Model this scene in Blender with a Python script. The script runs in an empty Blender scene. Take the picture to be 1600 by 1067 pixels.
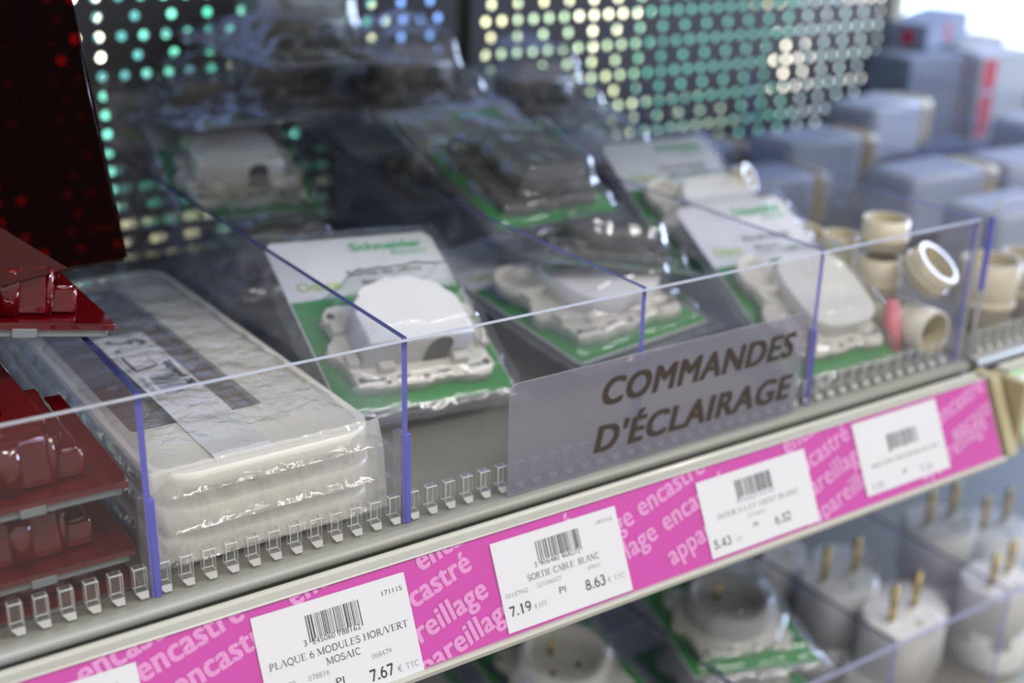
import bpy, bmesh, math, random
from mathutils import Vector, Matrix, noise
R = math.radians
S = 0.0065                       # one scene unit (tooth pitch of the shelf rail) in metres
scene = bpy.context.scene
COL = scene.collection

# ------------------------------------------------------------------ camera
cam = bpy.data.objects.new('camera', bpy.data.cameras.new('camera'))
COL.objects.link(cam)
RM = [[0.831423, 0.18427, -0.524194], [-0.555124, 0.316115, -0.769356], [0.023936, 0.930654, 0.365118]]
cam.matrix_world = Matrix.Translation(Vector((-14.241, -46.0435, 29.8012)) * S) @ Matrix(RM).to_4x4()
cam.data.sensor_width = 36
cam.data.lens = 36 * 1988.68 / 1600
cam.data.clip_start = 0.01
cam.data.dof.use_dof = True
cam.data.dof.focus_distance = 56.5 * S
cam.data.dof.aperture_fstop = 4.475 / 1.08 / (S / 0.01) 
scene.camera = cam
scene.view_settings.view_transform = 'Standard'
scene.view_settings.look = 'None'
scene.view_settings.exposure = -0.07
scene.view_settings.gamma = 1.0
scene.view_settings.use_curve_mapping = False
scene.cycles.transparent_max_bounces = 48
scene.cycles.max_bounces = 12

# ------------------------------------------------------------------ world: the rest of the shop, out of focus
world = bpy.data.worlds.new('shop_surroundings')
scene.world = world
world.use_nodes = True
nt = world.node_tree
for n in list(nt.nodes): nt.nodes.remove(n)
N = nt.nodes.new; L = nt.links.new
def wmath(op, a, b=None, clamp=False):
    m = N('ShaderNodeMath'); m.operation = op; m.use_clamp = clamp
    for i, v in enumerate((a, b)):
        if v is None: continue
        if isinstance(v, (int, float)): m.inputs[i].default_value = v
        else: L(v, m.inputs[i])
    return m.outputs[0]
tc = N('ShaderNodeTexCoord')
sep = N('ShaderNodeSeparateXYZ'); L(tc.outputs['Generated'], sep.inputs[0])
az = wmath('ARCTAN2', sep.outputs[0], sep.outputs[1])         # 0 = straight into the shelf, + = right
vor = N('ShaderNodeTexVoronoi'); vor.inputs['Scale'].default_value = 26; L(tc.outputs['Generated'], vor.inputs['Vector'])
hue = N('ShaderNodeValToRGB'); hue.color_ramp.interpolation = 'CONSTANT'
cr = hue.color_ramp
stops = [(0, (.10, .62, .42)), (.18, (.22, .85, .62)), (.36, (.12, .45, .42)), (.5, (.95, 1.15, .70)), (.64, (.10, .34, .34)), (.74, (1.7, 1.6, .95)), (.86, (.25, .8, .6)), (.94, (3.2, 3.0, 2.4))]
while len(cr.elements) < len(stops): cr.elements.new(.5)
for e, (p, c) in zip(cr.elements, stops): e.position = p; e.color = (*c, 1)
sepc = N('ShaderNodeSeparateColor'); L(vor.outputs['Color'], sepc.inputs[0]); L(sepc.outputs[0], hue.inputs[0])
# blue band straight behind the joint of the panels, whiter to the right
def band(x0, x1, x2, x3):
    m1 = N('ShaderNodeMapRange'); m1.interpolation_type = 'SMOOTHSTEP'; L(az, m1.inputs[0]); m1.inputs[1].default_value = x0; m1.inputs[2].default_value = x1
    m2 = N('ShaderNodeMapRange'); m2.interpolation_type = 'SMOOTHSTEP'; L(az, m2.inputs[0]); m2.inputs[1].default_value = x2; m2.inputs[2].default_value = x3
    return wmath('SUBTRACT', m1.outputs[0], m2.outputs[0])
def mixc(f, a, b):
    m = N('ShaderNodeMix'); m.data_type = 'RGBA'
    L(f, m.inputs[0])
    for i, v in ((6, a), (7, b)):
        if isinstance(v, tuple): m.inputs[i].default_value = (*v, 1)
        else: L(v, m.inputs[i])
    return m.outputs[2]
c1 = mixc(band(.490, .50, .553, .558), hue.outputs[0], (.22, .42, .95))
c2 = mixc(wmath('MULTIPLY', band(.82, .90, 4, 5), .75), c1, (.62, .74, .95))
c2 = mixc(wmath('MULTIPLY', band(.555, .565, .675, .70), .55), c1, (1.3, 1.4, .85))
c2 = mixc(wmath('MULTIPLY', band(.69, .71, .78, .80), .55), c2, (.16, .38, .40))
c3 = mixc(wmath('MULTIPLY', band(.79, .82, 4, 5), .7), c2, (.95, 1.05, 1.2))
c4 = mixc(band(.905, .93, 1.5, 2.0), c3, (.66, .72, .71))
lp = N('ShaderNodeVectorMath'); lp.operation = 'SCALE'; lp.inputs['Scale'].default_value = 2.6; L(c4, lp.inputs[0]); c5a = lp.outputs[0]
behind = wmath('GREATER_THAN', sep.outputs[1], .25)
up_ = wmath('GREATER_THAN', sep.outputs[2], .02)
front = mixc(up_, (.42, .40, .38), (.66, .66, .66))
c5b = mixc(up_, c5a, (.40, .55, 1.15))  # blue glow added above the horizon behind, to light the rear
mfin = N('ShaderNodeMix'); mfin.data_type = 'RGBA'; L(behind, mfin.inputs[0]); L(front, mfin.inputs[6]); L(c5b, mfin.inputs[7]); c5 = mfin.outputs[2]
bg = N('ShaderNodeBackground'); L(c5, bg.inputs[0]); bg.inputs[1].default_value = 1.15
wo = N('ShaderNodeOutputWorld'); L(bg.outputs[0], wo.inputs[0])

# ------------------------------------------------------------------ lights of the shop (ceiling tubes), plus an added blue fill
def area(name, loc, target, sx, sy, power, col):
    l = bpy.data.lights.new(name, 'AREA'); l.shape = 'RECTANGLE'; l.size = sx; l.size_y = sy; l.energy = power; l.color = col
    o = bpy.data.objects.new(name, l); COL.objects.link(o)
    o.location = Vector(loc)
    o.rotation_euler = (Vector(target) - Vector(loc)).to_track_quat('-Z', 'Y').to_euler()
    return o
area('ceiling_tube_light', (-.25, -1.0, 1.55), (.15, 0, 0), 1.3, .12, 15, (1, .97, .93))
area('ceiling_tube_light', (.95, -1.05, 1.5), (.3, 0, 0), 1.3, .12, 17, (1, .98, .96))
area('blue_fill_light', (2.3, .12, .5), (.35, .2, .05), .9, .7, 75, (.55, .70, 1))  # unseen blue lamp added to tint and brighten the rear

# ------------------------------------------------------------------ materials
MATS = {}
def newmat(name):
    m = bpy.data.materials.new(name); m.use_nodes = True
    m.node_tree.nodes.clear(); MATS[name] = m
    return m, m.node_tree.nodes, m.node_tree.links
def pbr(name, col, rough=.5, metal=0, bump=0, bscale=400, var=0, vscale=60, spec=.5, sss=0, coat=0):
    m, n, l = newmat(name)
    b = n.new('ShaderNodeBsdfPrincipled'); o = n.new('ShaderNodeOutputMaterial'); l.new(b.outputs[0], o.inputs[0])
    b.inputs['Base Color'].default_value = (*col, 1); b.inputs['Roughness'].default_value = rough; b.inputs['Metallic'].default_value = metal
    b.inputs['Specular IOR Level'].default_value = spec; b.inputs['Coat Weight'].default_value = coat
    tc = n.new('ShaderNodeTexCoord')
    if var:
        t = n.new('ShaderNodeTexNoise'); t.inputs['Scale'].default_value = vscale; l.new(tc.outputs['Object'], t.inputs['Vector'])
        mr = n.new('ShaderNodeMapRange'); mr.inputs[3].default_value = 1 - var; mr.inputs[4].default_value = 1 + var; l.new(t.outputs[0], mr.inputs[0])
        mx = n.new('ShaderNodeVectorMath'); mx.operation = 'SCALE'; mx.inputs[0].default_value = col; l.new(mr.outputs[0], mx.inputs['Scale']); l.new(mx.outputs[0], b.inputs['Base Color'])
    if bump:
        t = n.new('ShaderNodeTexNoise'); t.inputs['Scale'].default_value = bscale; l.new(tc.outputs['Object'], t.inputs['Vector'])
        bp = n.new('ShaderNodeBump'); bp.inputs['Strength'].default_value = bump; bp.inputs['Distance'].default_value = .0005; l.new(t.outputs[0], bp.inputs['Height']); l.new(bp.outputs[0], b.inputs['Normal'])
    return m
def clear(name, tint=(.95, .96, .97), gloss=1.0, base=.03, rough=.03, haze=.0, hazecol=(.8, .8, .85), bump=0, bscale=200, detail=3):
    """clear plastic: see-through with fresnel reflections and a little haze"""
    m, n, l = newmat(name)
    o = n.new('ShaderNodeOutputMaterial')
    tr = n.new('ShaderNodeBsdfTransparent'); tr.inputs[0].default_value = (*tint, 1)
    gl = n.new('ShaderNodeBsdfGlossy'); gl.inputs['Roughness'].default_value = rough
    lw = n.new('ShaderNodeFresnel'); ge = n.new('ShaderNodeNewGeometry'); io = n.new('ShaderNodeMapRange'); l.new(ge.outputs['Backfacing'], io.inputs[0])
    io.inputs[3].default_value = 1.46; io.inputs[4].default_value = 1 / 1.46; l.new(io.outputs[0], lw.inputs[0])   # same reflectance on both sides of a face
    ma = n.new('ShaderNodeMath'); ma.operation = 'MULTIPLY_ADD'; ma.use_clamp = True; ma.inputs[1].default_value = gloss; ma.inputs[2].default_value = base; l.new(lw.outputs[0], ma.inputs[0])
    df = n.new('ShaderNodeBsdfDiffuse'); df.inputs[0].default_value = (*hazecol, 1)
    m1 = n.new('ShaderNodeMixShader'); m1.inputs[0].default_value = haze; l.new(tr.outputs[0], m1.inputs[1]); l.new(df.outputs[0], m1.inputs[2])
    m2 = n.new('ShaderNodeMixShader'); l.new(ma.outputs[0], m2.inputs[0]); l.new(m1.outputs[0], m2.inputs[1]); l.new(gl.outputs[0], m2.inputs[2])
    l.new(m2.outputs[0], o.inputs[0])
    if bump:
        tc = n.new('ShaderNodeTexCoord'); t = n.new('ShaderNodeTexNoise'); t.inputs['Scale'].default_value = bscale; t.inputs['Detail'].default_value = detail; t.inputs['Distortion'].default_value = .8
        l.new(tc.outputs['Object'], t.inputs['Vector'])
        bp = n.new('ShaderNodeBump'); bp.inputs['Strength'].default_value = bump; bp.inputs['Distance'].default_value = .002; l.new(t.outputs[0], bp.inputs['Height'])
        l.new(bp.outputs[0], gl.inputs['Normal']); l.new(bp.outputs[0], lw.inputs['Normal'])
    return m
STEEL = pbr('galvanised_steel', (.30, .29, .25), .42, .35, bump=.15, bscale=900, var=.06)
LIP = pbr('shelf_lip_steel', (.33, .33, .30), .5, .15, var=.04)
RAIL = pbr('rail_plastic', (.50, .49, .43), .25, 0, var=.03, coat=.3)
GAP = pbr('dark_gap', (.06, .058, .05), .6)
PANEL = pbr('perforated_steel', (.11, .105, .125), .55, .1)
MAG = pbr('magenta_strip', (.56, .045, .36), .3, coat=.4)
MAGT = pbr('pink_lettering', (.72, .28, .58), .35, bump=.4, bscale=1500, var=.25, vscale=2500)
PAPER = pbr('white_paper', (.70, .695, .72), .6)
INK = pbr('black_ink', (.03, .03, .045), .6)
INKG = pbr('grey_ink', (.22, .22, .26), .6)
BROWN = pbr('dark_brown_vinyl', (.045, .03, .022), .4)
CARD = pbr('white_card', (.70, .70, .74), .45, bump=.1, bscale=80)
GREEN = pbr('green_print', (.03, .25, .06), .4, var=.12, vscale=90)
GREENT = pbr('green_lettering', (.03, .42, .16), .5)
LIME = pbr('lime_lettering', (.38, .55, .10), .5)
PLAST = pbr('ivory_plastic', (.66, .63, .57), .32, var=.02)
WHITE = pbr('white_plastic', (.74, .73, .73), .28, var=.02)
PLATEW = pbr('warm_white_plate', (.78, .75, .69), .3, var=.02)
BEIGE = pbr('beige_porcelain', (.62, .55, .42), .35, var=.04)
TAN = pbr('tan_plastic', (.42, .36, .22), .5, var=.05)
GREYP = pbr('grey_plastic', (.20, .22, .23), .5, var=.05)
FOAM = pbr('grey_brown_foam', (.20, .175, .165), .6, var=.08, vscale=200)  # the foam's own grey brown
DARKP = pbr('painted_hollow', (.07, .075, .07), .5)  # flat dark pieces in this colour stand for the shade inside holes
BRASS = pbr('brass', (.55, .42, .17), .25, .95)
BOXB = pbr('blue_grey_carton', (.22, .27, .40), .7, var=.06)
BOXG = pbr('pale_grey_carton', (.38, .42, .50), .7, var=.06)
REDP = pbr('red_print', (.45, .03, .06), .6)
PINK = pbr('pink_plastic', (.70, .20, .25), .45)
NAVY = pbr('navy_plastic', (.05, .07, .14), .4)
LGREEN = pbr('pale_green_strip', (.42, .62, .36), .4)
INDIGO = pbr('indigo_acrylic_edge', (.13, .13, .55), .18, var=.1, vscale=300)  # light gathered by the acrylic edges is put into this colour
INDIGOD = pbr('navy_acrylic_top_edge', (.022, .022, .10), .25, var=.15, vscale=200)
LAVEDGE = pbr('lavender_acrylic_edge', (.42, .42, .62), .2)
EDGE = pbr('pale_acrylic_edge', (.52, .52, .56), .18, var=.2, vscale=120)
ACRYL = clear('clear_acrylic', (.975, .975, .97), .6, .0, .02, haze=.015, hazecol=(.55, .5, .5))
ACRYD = clear('clear_acrylic_divider', (.95, .95, .975), .7, .01, .04, haze=.025, hazecol=(.45, .45, .6))
TOOTH = clear('clear_moulded_tooth', (.95, .95, .95), 1.1, .03, .04, haze=.03, hazecol=(.85, .85, .85))
TOOTHF = pbr('tooth_foot_and_edge_glint', (.72, .71, .70), .25)
FROST = clear('frosted_label_film', (.74, .73, .78), .6, .02, .28, haze=.19, hazecol=(.58, .56, .64), bump=.25, bscale=1400)
FILM = clear('cellophane_film', (.98, .985, .99), 1.4, .022, .10, haze=.035, hazecol=(.8, .82, .88), bump=.4, bscale=75)
FILMW = clear('crinkled_film', (.985, .985, .98), 1.4, .025, .10, haze=.055, hazecol=(.9, .88, .85), bump=.6, bscale=120, detail=3)
FILME = clear('milky_bag_end', (.96, .955, .94), 1.5, .04, .14, haze=.42, hazecol=(.92, .89, .84), bump=.35, bscale=160, detail=3)
REDF = clear('dull_red_clear_sheet', (.34, .05, .05), 1.0, .03, .08, haze=.14, hazecol=(.30, .09, .09))
HOLDER = clear('clear_strip_cover', (.98, .98, .98), .9, .01, .05)
def redmat(name, tint, dif, hz):
    m = clear(name, tint, 1.6, .03, .05, haze=hz, hazecol=dif)
    return m
RED = redmat('translucent_red_plastic', (.46, .010, .016), (.42, .006, .014), .22)
REDD = clear('deep_red_plastic', (.17, .002, .0015), .14, .0, .15, haze=.06, hazecol=(.10, .001, .002))

# ------------------------------------------------------------------ mesh helpers (all in scene units)
class MB:
    def __init__(s): s.bm = bmesh.new(); s.mi = 0; s.sm = False
    def _f(s, vs, mi=None, sm=None):
        try: f = s.bm.faces.new(vs)
        except ValueError: return None
        f.material_index = s.mi if mi is None else mi
        f.smooth = s.sm if sm is None else sm
        return f
    def box(s, x0, y0, z0, x1, y1, z1, bev=0, seg=2, mats=None):
        co = [(x0, y0, z0), (x1, y0, z0), (x1, y1, z0), (x0, y1, z0), (x0, y0, z1), (x1, y0, z1), (x1, y1, z1), (x0, y1, z1)]
        vs = [s.bm.verts.new(c) for c in co]
        # order: bottom, top, front(-y), right, back, left
        fs = [s._f([vs[i] for i in q]) for q in ((3, 2, 1, 0), (4, 5, 6, 7), (0, 1, 5, 4), (1, 2, 6, 5), (2, 3, 7, 6), (3, 0, 4, 7))]
        if mats:
            for f, m in zip(fs, mats): f.material_index = m
        if bev:
            es = list({e for f in fs for e in f.edges})
            r = bmesh.ops.bevel(s.bm, geom=es, offset=bev, segments=seg, affect='EDGES', profile=.5, clamp_overlap=True)
            for f in r['faces']: f.smooth = True
        return s
    def prism(s, pts, z0, z1, bev=0, mside=None):
        """extrude outline pts (x,y) from z0 to z1"""
        a = [s.bm.verts.new((x, y, z0)) for x, y in pts]; b = [s.bm.verts.new((x, y, z1)) for x, y in pts]
        n = len(pts)
        area2 = sum(pts[i][0] * pts[(i + 1) % n][1] - pts[(i + 1) % n][0] * pts[i][1] for i in range(n))
        if area2 < 0: a.reverse(); b.reverse()
        top = s._f(b); s._f(a[::-1])
        for i in range(n): s._f([a[i], a[(i + 1) % n], b[(i + 1) % n], b[i]], mside, True if n > 12 else None)
        if bev and top:
            r = bmesh.ops.bevel(s.bm, geom=list(top.edges), offset=bev, segments=3, affect='EDGES', profile=.5, clamp_overlap=True)
            for f in r['faces']: f.smooth = True
        return s
    def extrude_x(s, prof, x0, x1, mats=None, close=True, smooth=False):
        """profile (y,z) swept along x"""
        a = [s.bm.verts.new((x0, y, z)) for y, z in prof]; b = [s.bm.verts.new((x1, y, z)) for y, z in prof]
        n = len(prof)
        for i in range(n if close else n - 1):
            f = s._f([a[i], b[i], b[(i + 1) % n], a[(i + 1) % n]], mats[i] if mats else None, smooth)
        if close: s._f(a[::-1]); s._f(b)
        return s
    def tube(s, p0, p1, r0, r1=None, n=24, inner=None, smooth=True, mi_in=None, cap0=True):
        r1 = r0 if r1 is None else r1
        p0 = Vector(p0); p1 = Vector(p1); d = (p1 - p0).normalized()
        u = d.orthogonal().normalized(); v = d.cross(u)
        def ring(p, r): return [s.bm.verts.new(p + (u * math.cos(t) + v * math.sin(t)) * r) for t in [2 * math.pi * i / n for i in range(n)]]
        A = ring(p0, r0); B = ring(p1, r1)
        for i in range(n): s._f([A[i], A[(i + 1) % n], B[(i + 1) % n], B[i]], None, smooth)
        if cap0: s._f(A[::-1])
        if inner:
            Ci = ring(p1, r1 * inner); D = ring(p0 + (p1 - p0) * .25, r0 * inner)
            for i in range(n):
                s._f([B[i], B[(i + 1) % n], Ci[(i + 1) % n], Ci[i]], None, False)
                s._f([Ci[i], Ci[(i + 1) % n], D[(i + 1) % n], D[i]], mi_in, smooth)
            s._f(D, mi_in)
        else: s._f(B)
        return s
    def sphere(s, c, r, n=12):
        g = bmesh.ops.create_uvsphere(s.bm, u_segments=n * 2, v_segments=n, radius=r, matrix=Matrix.Translation(c))
        for v in g['verts']:
            for f in v.link_faces: f.material_index = s.mi; f.smooth = True
        return s
    def quad(s, pts): s._f([s.bm.verts.new(p) for p in pts]); return s
    def clip(s, co, no):
        bmesh.ops.bisect_plane(s.bm, geom=s.bm.verts[:] + s.bm.edges[:] + s.bm.faces[:], plane_co=co, plane_no=no, clear_outer=True)
    def build(s, name, mats, parent=None, M=None):
        if M is not None: s.bm.transform(M)
        s.bm.transform(Matrix.Scale(S, 4))
        me = bpy.data.meshes.new(name); s.bm.to_mesh(me); s.bm.free()
        for m in (mats if isinstance(mats, (list, tuple)) else [mats]): me.materials.append(m)
        o = bpy.data.objects.new(name, me); COL.objects.link(o)
        if parent: o.parent = parent
        return o
def tag(o, label=None, cat=None, group=None, kind=None):
    if label: o['label'] = label
    if cat: o['category'] = cat
    if group: o['group'] = group
    if kind: o['kind'] = kind
    return o
def thing(name, label, cat, M=None, group=None):
    o = bpy.data.objects.new(name, None); COL.objects.link(o); o.empty_display_size = .01
    if M is not None: o.matrix_world = umat(M)
    return tag(o, label, cat, group)
def umat(M):
    M = M.copy(); M.translation = M.translation * S; return M
def kids(o): return [c for c in bpy.data.objects if c.parent is o]
def copy_tree(o, parent=None):
    ch = kids(o)
    c = o.copy(); COL.objects.link(c); c.parent = parent
    for k in ch: copy_tree(k, c)
    return c
def dup(root, M, label, group=None):
    c = copy_tree(root); c.matrix_world = umat(M); c['label'] = label
    if group: c['group'] = group
    elif 'group' in c: del c['group']
    return c
def frame(FL, FR, BL, w=None, l=None):
    FL, FR, BL = Vector(FL), Vector(FR), Vector(BL)
    x = (FR - FL).normalized(); y = (BL - FL); y = (y - x * y.dot(x)).normalized(); z = x.cross(y)
    k = (FR - FL).length / w if w else 1
    if l: return Matrix.Translation(FL) @ Matrix((x, y, z)).transposed().to_4x4() @ Matrix.Diagonal((k, (BL - FL).length / l, k, 1))
    return Matrix.Translation(FL) @ Matrix((x, y, z)).transposed().to_4x4() @ Matrix.Scale(k, 4)
def TR(x, y, z, rz=0, rx=0, ry=0, k=1):
    return Matrix.Translation((x, y, z)) @ Matrix.Rotation(R(rz), 4, 'Z') @ Matrix.Rotation(R(rx), 4, 'X') @ Matrix.Rotation(R(ry), 4, 'Y') @ Matrix.Scale(k, 4)

# ------------------------------------------------------------------ lettering
def text_bm1(txt, x0, x1, y0, y1, bold=0, shear=0, M=None, into=None, mi=0, z=0, depth=0, sp=1.0):
    """letters filling the box (x0..x1, y0..y1): y0 = baseline, y1 = top of capitals"""
    cu = bpy.data.curves.new('lettering', 'FONT'); cu.body = txt; cu.size = 1; cu.offset = bold; cu.resolution_u = 4; cu.space_character = sp
    ob = bpy.data.objects.new('lettering', cu); COL.objects.link(ob)
    dg = bpy.context.evaluated_depsgraph_get(); dg.update()
    me = bpy.data.meshes.new_from_object(ob.evaluated_get(dg))
    bpy.data.objects.remove(ob); bpy.data.curves.remove(cu)
    bm = bmesh.new(); bm.from_mesh(me); bpy.data.meshes.remove(me)
    xs = [v.co.x for v in bm.verts]
    cap = .69
    xa, xb = min(xs), max(xs)
    sx = (x1 - x0) / (xb - xa); sy = (y1 - y0) / cap
    T = Matrix.Translation((x0, y0, z)) @ Matrix.Diagonal((sx, sy, 1, 1)) @ Matrix.Translation((-xa, 0, 0))
    bm.transform(T)
    if shear:
        for v in bm.verts: v.co.x += (v.co.y - y0) * shear
    if M is not None: bm.transform(M)
    for f in bm.faces: f.material_index = mi
    me = bpy.data.meshes.new('tmp'); bm.to_mesh(me); bm.free()
    n0 = len(into.bm.faces)
    into.bm.from_mesh(me); bpy.data.meshes.remove(me)
    into.bm.faces.ensure_lookup_table()
    for i in range(n0, len(into.bm.faces)): into.bm.faces[i].material_index = mi

def text_bm(txt, x0, x1, y0, y1, bold=0, fat=0, z=0, **k):
    """heavier weights are built from slightly shifted copies, so no outline crosses itself"""
    if fat:
        for i_, (dx, dy) in enumerate(((-1, -.5), (1, -.5), (-1, .5), (1, .5), (0, 0))):
            text_bm1(txt, x0 + dx * fat, x1 + dx * fat, y0 + dy * fat, y1 + dy * fat, z=z + .0025 * i_, **k)
    else: text_bm1(txt, x0, x1, y0, y1, bold=bold, z=z, **k)

# stroke-built roman (serif) capitals and figures, unit em: cap height 1
SERIF = {
 'A': (.95, [((.08, 0), (.46, 1), .05), ((.46, 1), (.84, 0), .13), ((.22, .36), (.70, .36), .04)], [(.08, 0), (.84, 0)]),
 'B': (.85, [((.2, 0), (.2, 1), .13), ('a', .40, .76, .24, .22, -95, 95, .1), ('a', .42, .27, .28, .26, -95, 95, .11), ((.08, .03), (.42, .03), .04), ((.08, .97), (.4, .97), .04), ((.2, .53), (.42, .53), .04)], []),
 'C': (.9, [('a', .50, .5, .38, .48, 48, 312, .11), ((.76, .68), (.76, .96), .04)], []),
 'D': (.95, [((.2, 0), (.2, 1), .13), ('a', .38, .5, .44, .48, -90, 90, .12), ((.08, .03), (.4, .03), .04), ((.08, .97), (.4, .97), .04)], []),
 'E': (.82, [((.2, 0), (.2, 1), .13), ((.08, .03), (.74, .03), .05), ((.08, .97), (.70, .97), .05), ((.2, .52), (.55, .52), .04), ((.73, .03), (.75, .26), .04), ((.69, .97), (.69, .76), .04), ((.55, .40), (.55, .64), .04)], []),
 'H': (1.0, [((.2, 0), (.2, 1), .13), ((.8, 0), (.8, 1), .13), ((.2, .52), (.8, .52), .04)], [(.2, 0), (.8, 0), (.2, 1), (.8, 1)]),
 'I': (.45, [((.22, 0), (.22, 1), .13)], [(.22, 0), (.22, 1)]),
 'L': (.8, [((.2, 0), (.2, 1), .13), ((.08, .03), (.72, .03), .05), ((.72, .03), (.74, .3), .04)], [(.2, 1)]),
 'M': (1.15, [((.17, 0), (.17, 1), .05), ((.17, 1), (.56, .08), .13), ((.56, .08), (.95, 1), .05), ((.95, 0), (.95, 1), .13)], [(.17, 0), (.95, 0), (.12, 1), (1.0, 1)]),
 'N': (.98, [((.18, 0), (.18, 1), .05), ((.18, 1), (.80, .02), .13), ((.80, 0), (.80, 1), .05)], [(.18, 0), (.14, 1), (.80, 1)]),
 'O': (.98, [('a', .49, .5, .40, .48, 0, 360, .11)], []),
 'P': (.8, [((.2, 0), (.2, 1), .13), ('a', .38, .73, .28, .25, -95, 95, .11), ((.08, .97), (.4, .97), .04), ((.2, .48), (.4, .48), .04)], [(.2, 0)]),
 'Q': (.98, [('a', .49, .5, .40, .48, 0, 360, .11), ((.45, .02), (.85, -.2), .09)], []),
 'R': (.92, [((.2, 0), (.2, 1), .13), ('a', .40, .74, .26, .24, -95, 95, .11), ((.08, .97), (.4, .97), .04), ((.2, .5), (.42, .5), .04), ((.42, .5), (.80, 0), .12)], [(.2, 0), (.84, 0)]),
 'S': (.72, [('a', .36, .75, .24, .23, 40, 270, .10), ('a', .36, .27, .27, .25, -140, 90, .11), ((.59, .72), (.59, .97), .04), ((.09, .03), (.09, .3), .04)], []),
 'T': (.88, [((.44, 0), (.44, 1), .13), ((.06, .97), (.82, .97), .05), ((.07, .97), (.06, .74), .04), ((.81, .97), (.82, .74), .04)], [(.44, 0)]),
 'U': (.98, [((.2, 1), (.2, .32), .13), ('a', .50, .30, .30, .28, 180, 360, .09), ((.80, 1), (.80, .30), .05)], [(.2, 1), (.80, 1)]),
 'V': (.95, [((.1, 1), (.48, 0), .13), ((.48, 0), (.84, 1), .05)], [(.1, 1), (.84, 1)]),
 '/': (.45, [((.02, -.1), (.42, 1.05), .06)], []),
 '.': (.36, [((.18, 0), (.18, .14), .15)], []),
 ',': (.36, [((.18, -.15), (.2, .1), .1)], []),
 '-': (.4, [((.05, .35), (.35, .35), .07)], []),
 '0': (.72, [('a', .36, .5, .25, .48, 0, 360, .10)], []),
 '1': (.72, [((.38, 0), (.38, 1), .14), ((.2, .84), (.38, .98), .06)], [(.38, 0)]),
 '2': (.72, [('a', .34, .72, .24, .26, -30, 165, .12), ((.54, .58), (.10, .07), .09), ((.08, .06), (.62, .06), .13)], []),
 '3': (.72, [('a', .34, .75, .21, .23, -70, 150, .11), ('a', .32, .28, .26, .27, -150, 80, .12)], []),
 '4': (.72, [((.46, 0), (.46, 1), .14), ((.46, .98), (.05, .30), .06), ((.05, .28), (.68, .28), .09)], []),
 '5': (.72, [((.2, .92), (.62, .92), .13), ((.2, .95), (.14, .55), .06), ('a', .32, .31, .27, .29, -150, 120, .12)], []),
 '6': (.72, [('a', .37, .30, .25, .28, 0, 360, .11), ('a', .55, .34, .43, .63, 105, 185, .11)], []),
 '7': (.72, [((.08, .93), (.66, .93), .14), ((.62, .9), (.28, 0), .12)], []),
 '8': (.72, [('a', .36, .76, .21, .22, 0, 360, .10), ('a', .36, .27, .26, .25, 0, 360, .11)], []),
 '9': (.72, [('a', .35, .70, .25, .28, 0, 360, .11), ('a', .17, .66, .43, .63, -75, 5, .11)], []),
}
def serif(mb, txt, x0, x1, y0, y1, mi=0, z=0, M=None, wt=1.0):
    adv = sum(SERIF[c][0] if c in SERIF else .4 for c in txt)
    sx = (x1 - x0) / adv; sy = (y1 - y0)
    def P(p): 
        v = Vector((p[0], p[1], z)); return M @ v if M is not None else v
    def stroke(pts, w):
        # pts in final plane coordinates, w relative to letter height
        w = w * (abs(sx) + abs(sy)) / 2 * wt / 2
        for a, b in zip(pts[:-1], pts[1:]):
            d = Vector((b[0] - a[0], b[1] - a[1])); 
            if d.length < 1e-6: continue
            d.normalize(); n = Vector((-d.y, d.x)) * w; e = d * w * .15
            q = [(a[0] - n.x - e.x, a[1] - n.y - e.y), (b[0] - n.x + e.x, b[1] - n.y + e.y), (b[0] + n.x + e.x, b[1] + n.y + e.y), (a[0] + n.x - e.x, a[1] + n.y - e.y)]
            mb._f([mb.bm.verts.new(P(k)) for k in q], mi, False)
    cx = x0
    for c in txt:
        if c not in SERIF: cx += .4 * sx; continue
        w_, st, serifs = SERIF[c]
        for s_ in st:
            if s_[0] == 'a':
                _, ax, ay, rx, ry, t0, t1, w = s_
                n = max(4, int(abs(t1 - t0) / 24))
                pts = [(cx + (ax + rx * math.cos(R(t0 + (t1 - t0) * i / n))) * sx, y0 + (ay + ry * math.sin(R(t0 + (t1 - t0) * i / n))) * sy) for i in range(n + 1)]
                stroke(pts, w)
            else:
                a, b, w = s_
                stroke([(cx + a[0] * sx, y0 + a[1] * sy), (cx + b[0] * sx, y0 + b[1] * sy)], w)
        for (qx, qy) in serifs:
            yy = .025 if qy < .5 else .975
            stroke([(cx + (qx - .14) * sx, y0 + yy * sy), (cx + (qx + .14) * sx, y0 + yy * sy)], .045)
        cx += w_ * sx
def barcode(mb, x0, x1, y0, y1, seed, M=None, mi=0, z=0, vertical=False):
    rng = random.Random(seed); t = 0.0; L_ = []
    while t < 95:
        w = rng.choice((1, 1, 1, 2, 2, 3)); g = rng.choice((1, 1, 2, 2, 3)); L_.append((t, t + w)); t += w + g
    T = L_[-1][1]
    for i, (a, b) in enumerate(L_):
        a /= T; b /= T
        if vertical:
            q = [(x0, y0 + (y1 - y0) * a), (x1, y0 + (y1 - y0) * a), (x1, y0 + (y1 - y0) * b), (x0, y0 + (y1 - y0) * b)]
        else:
            lo = y0 - (.12 if i in (0, 1, len(L_) // 2, len(L_) - 1) else 0)
            q = [(x0 + (x1 - x0) * a, lo), (x0 + (x1 - x0) * b, lo), (x0 + (x1 - x0) * b, y1), (x0 + (x1 - x0) * a, y1)]
        vs = [Vector((p[0], p[1], z)) for p in q]
        if M is not None: vs = [M @ v for v in vs]
        mb._f([mb.bm.verts.new(v) for v in vs], mi, False)

# =================================================================== STRUCTURE
BACKY = 46.0
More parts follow.
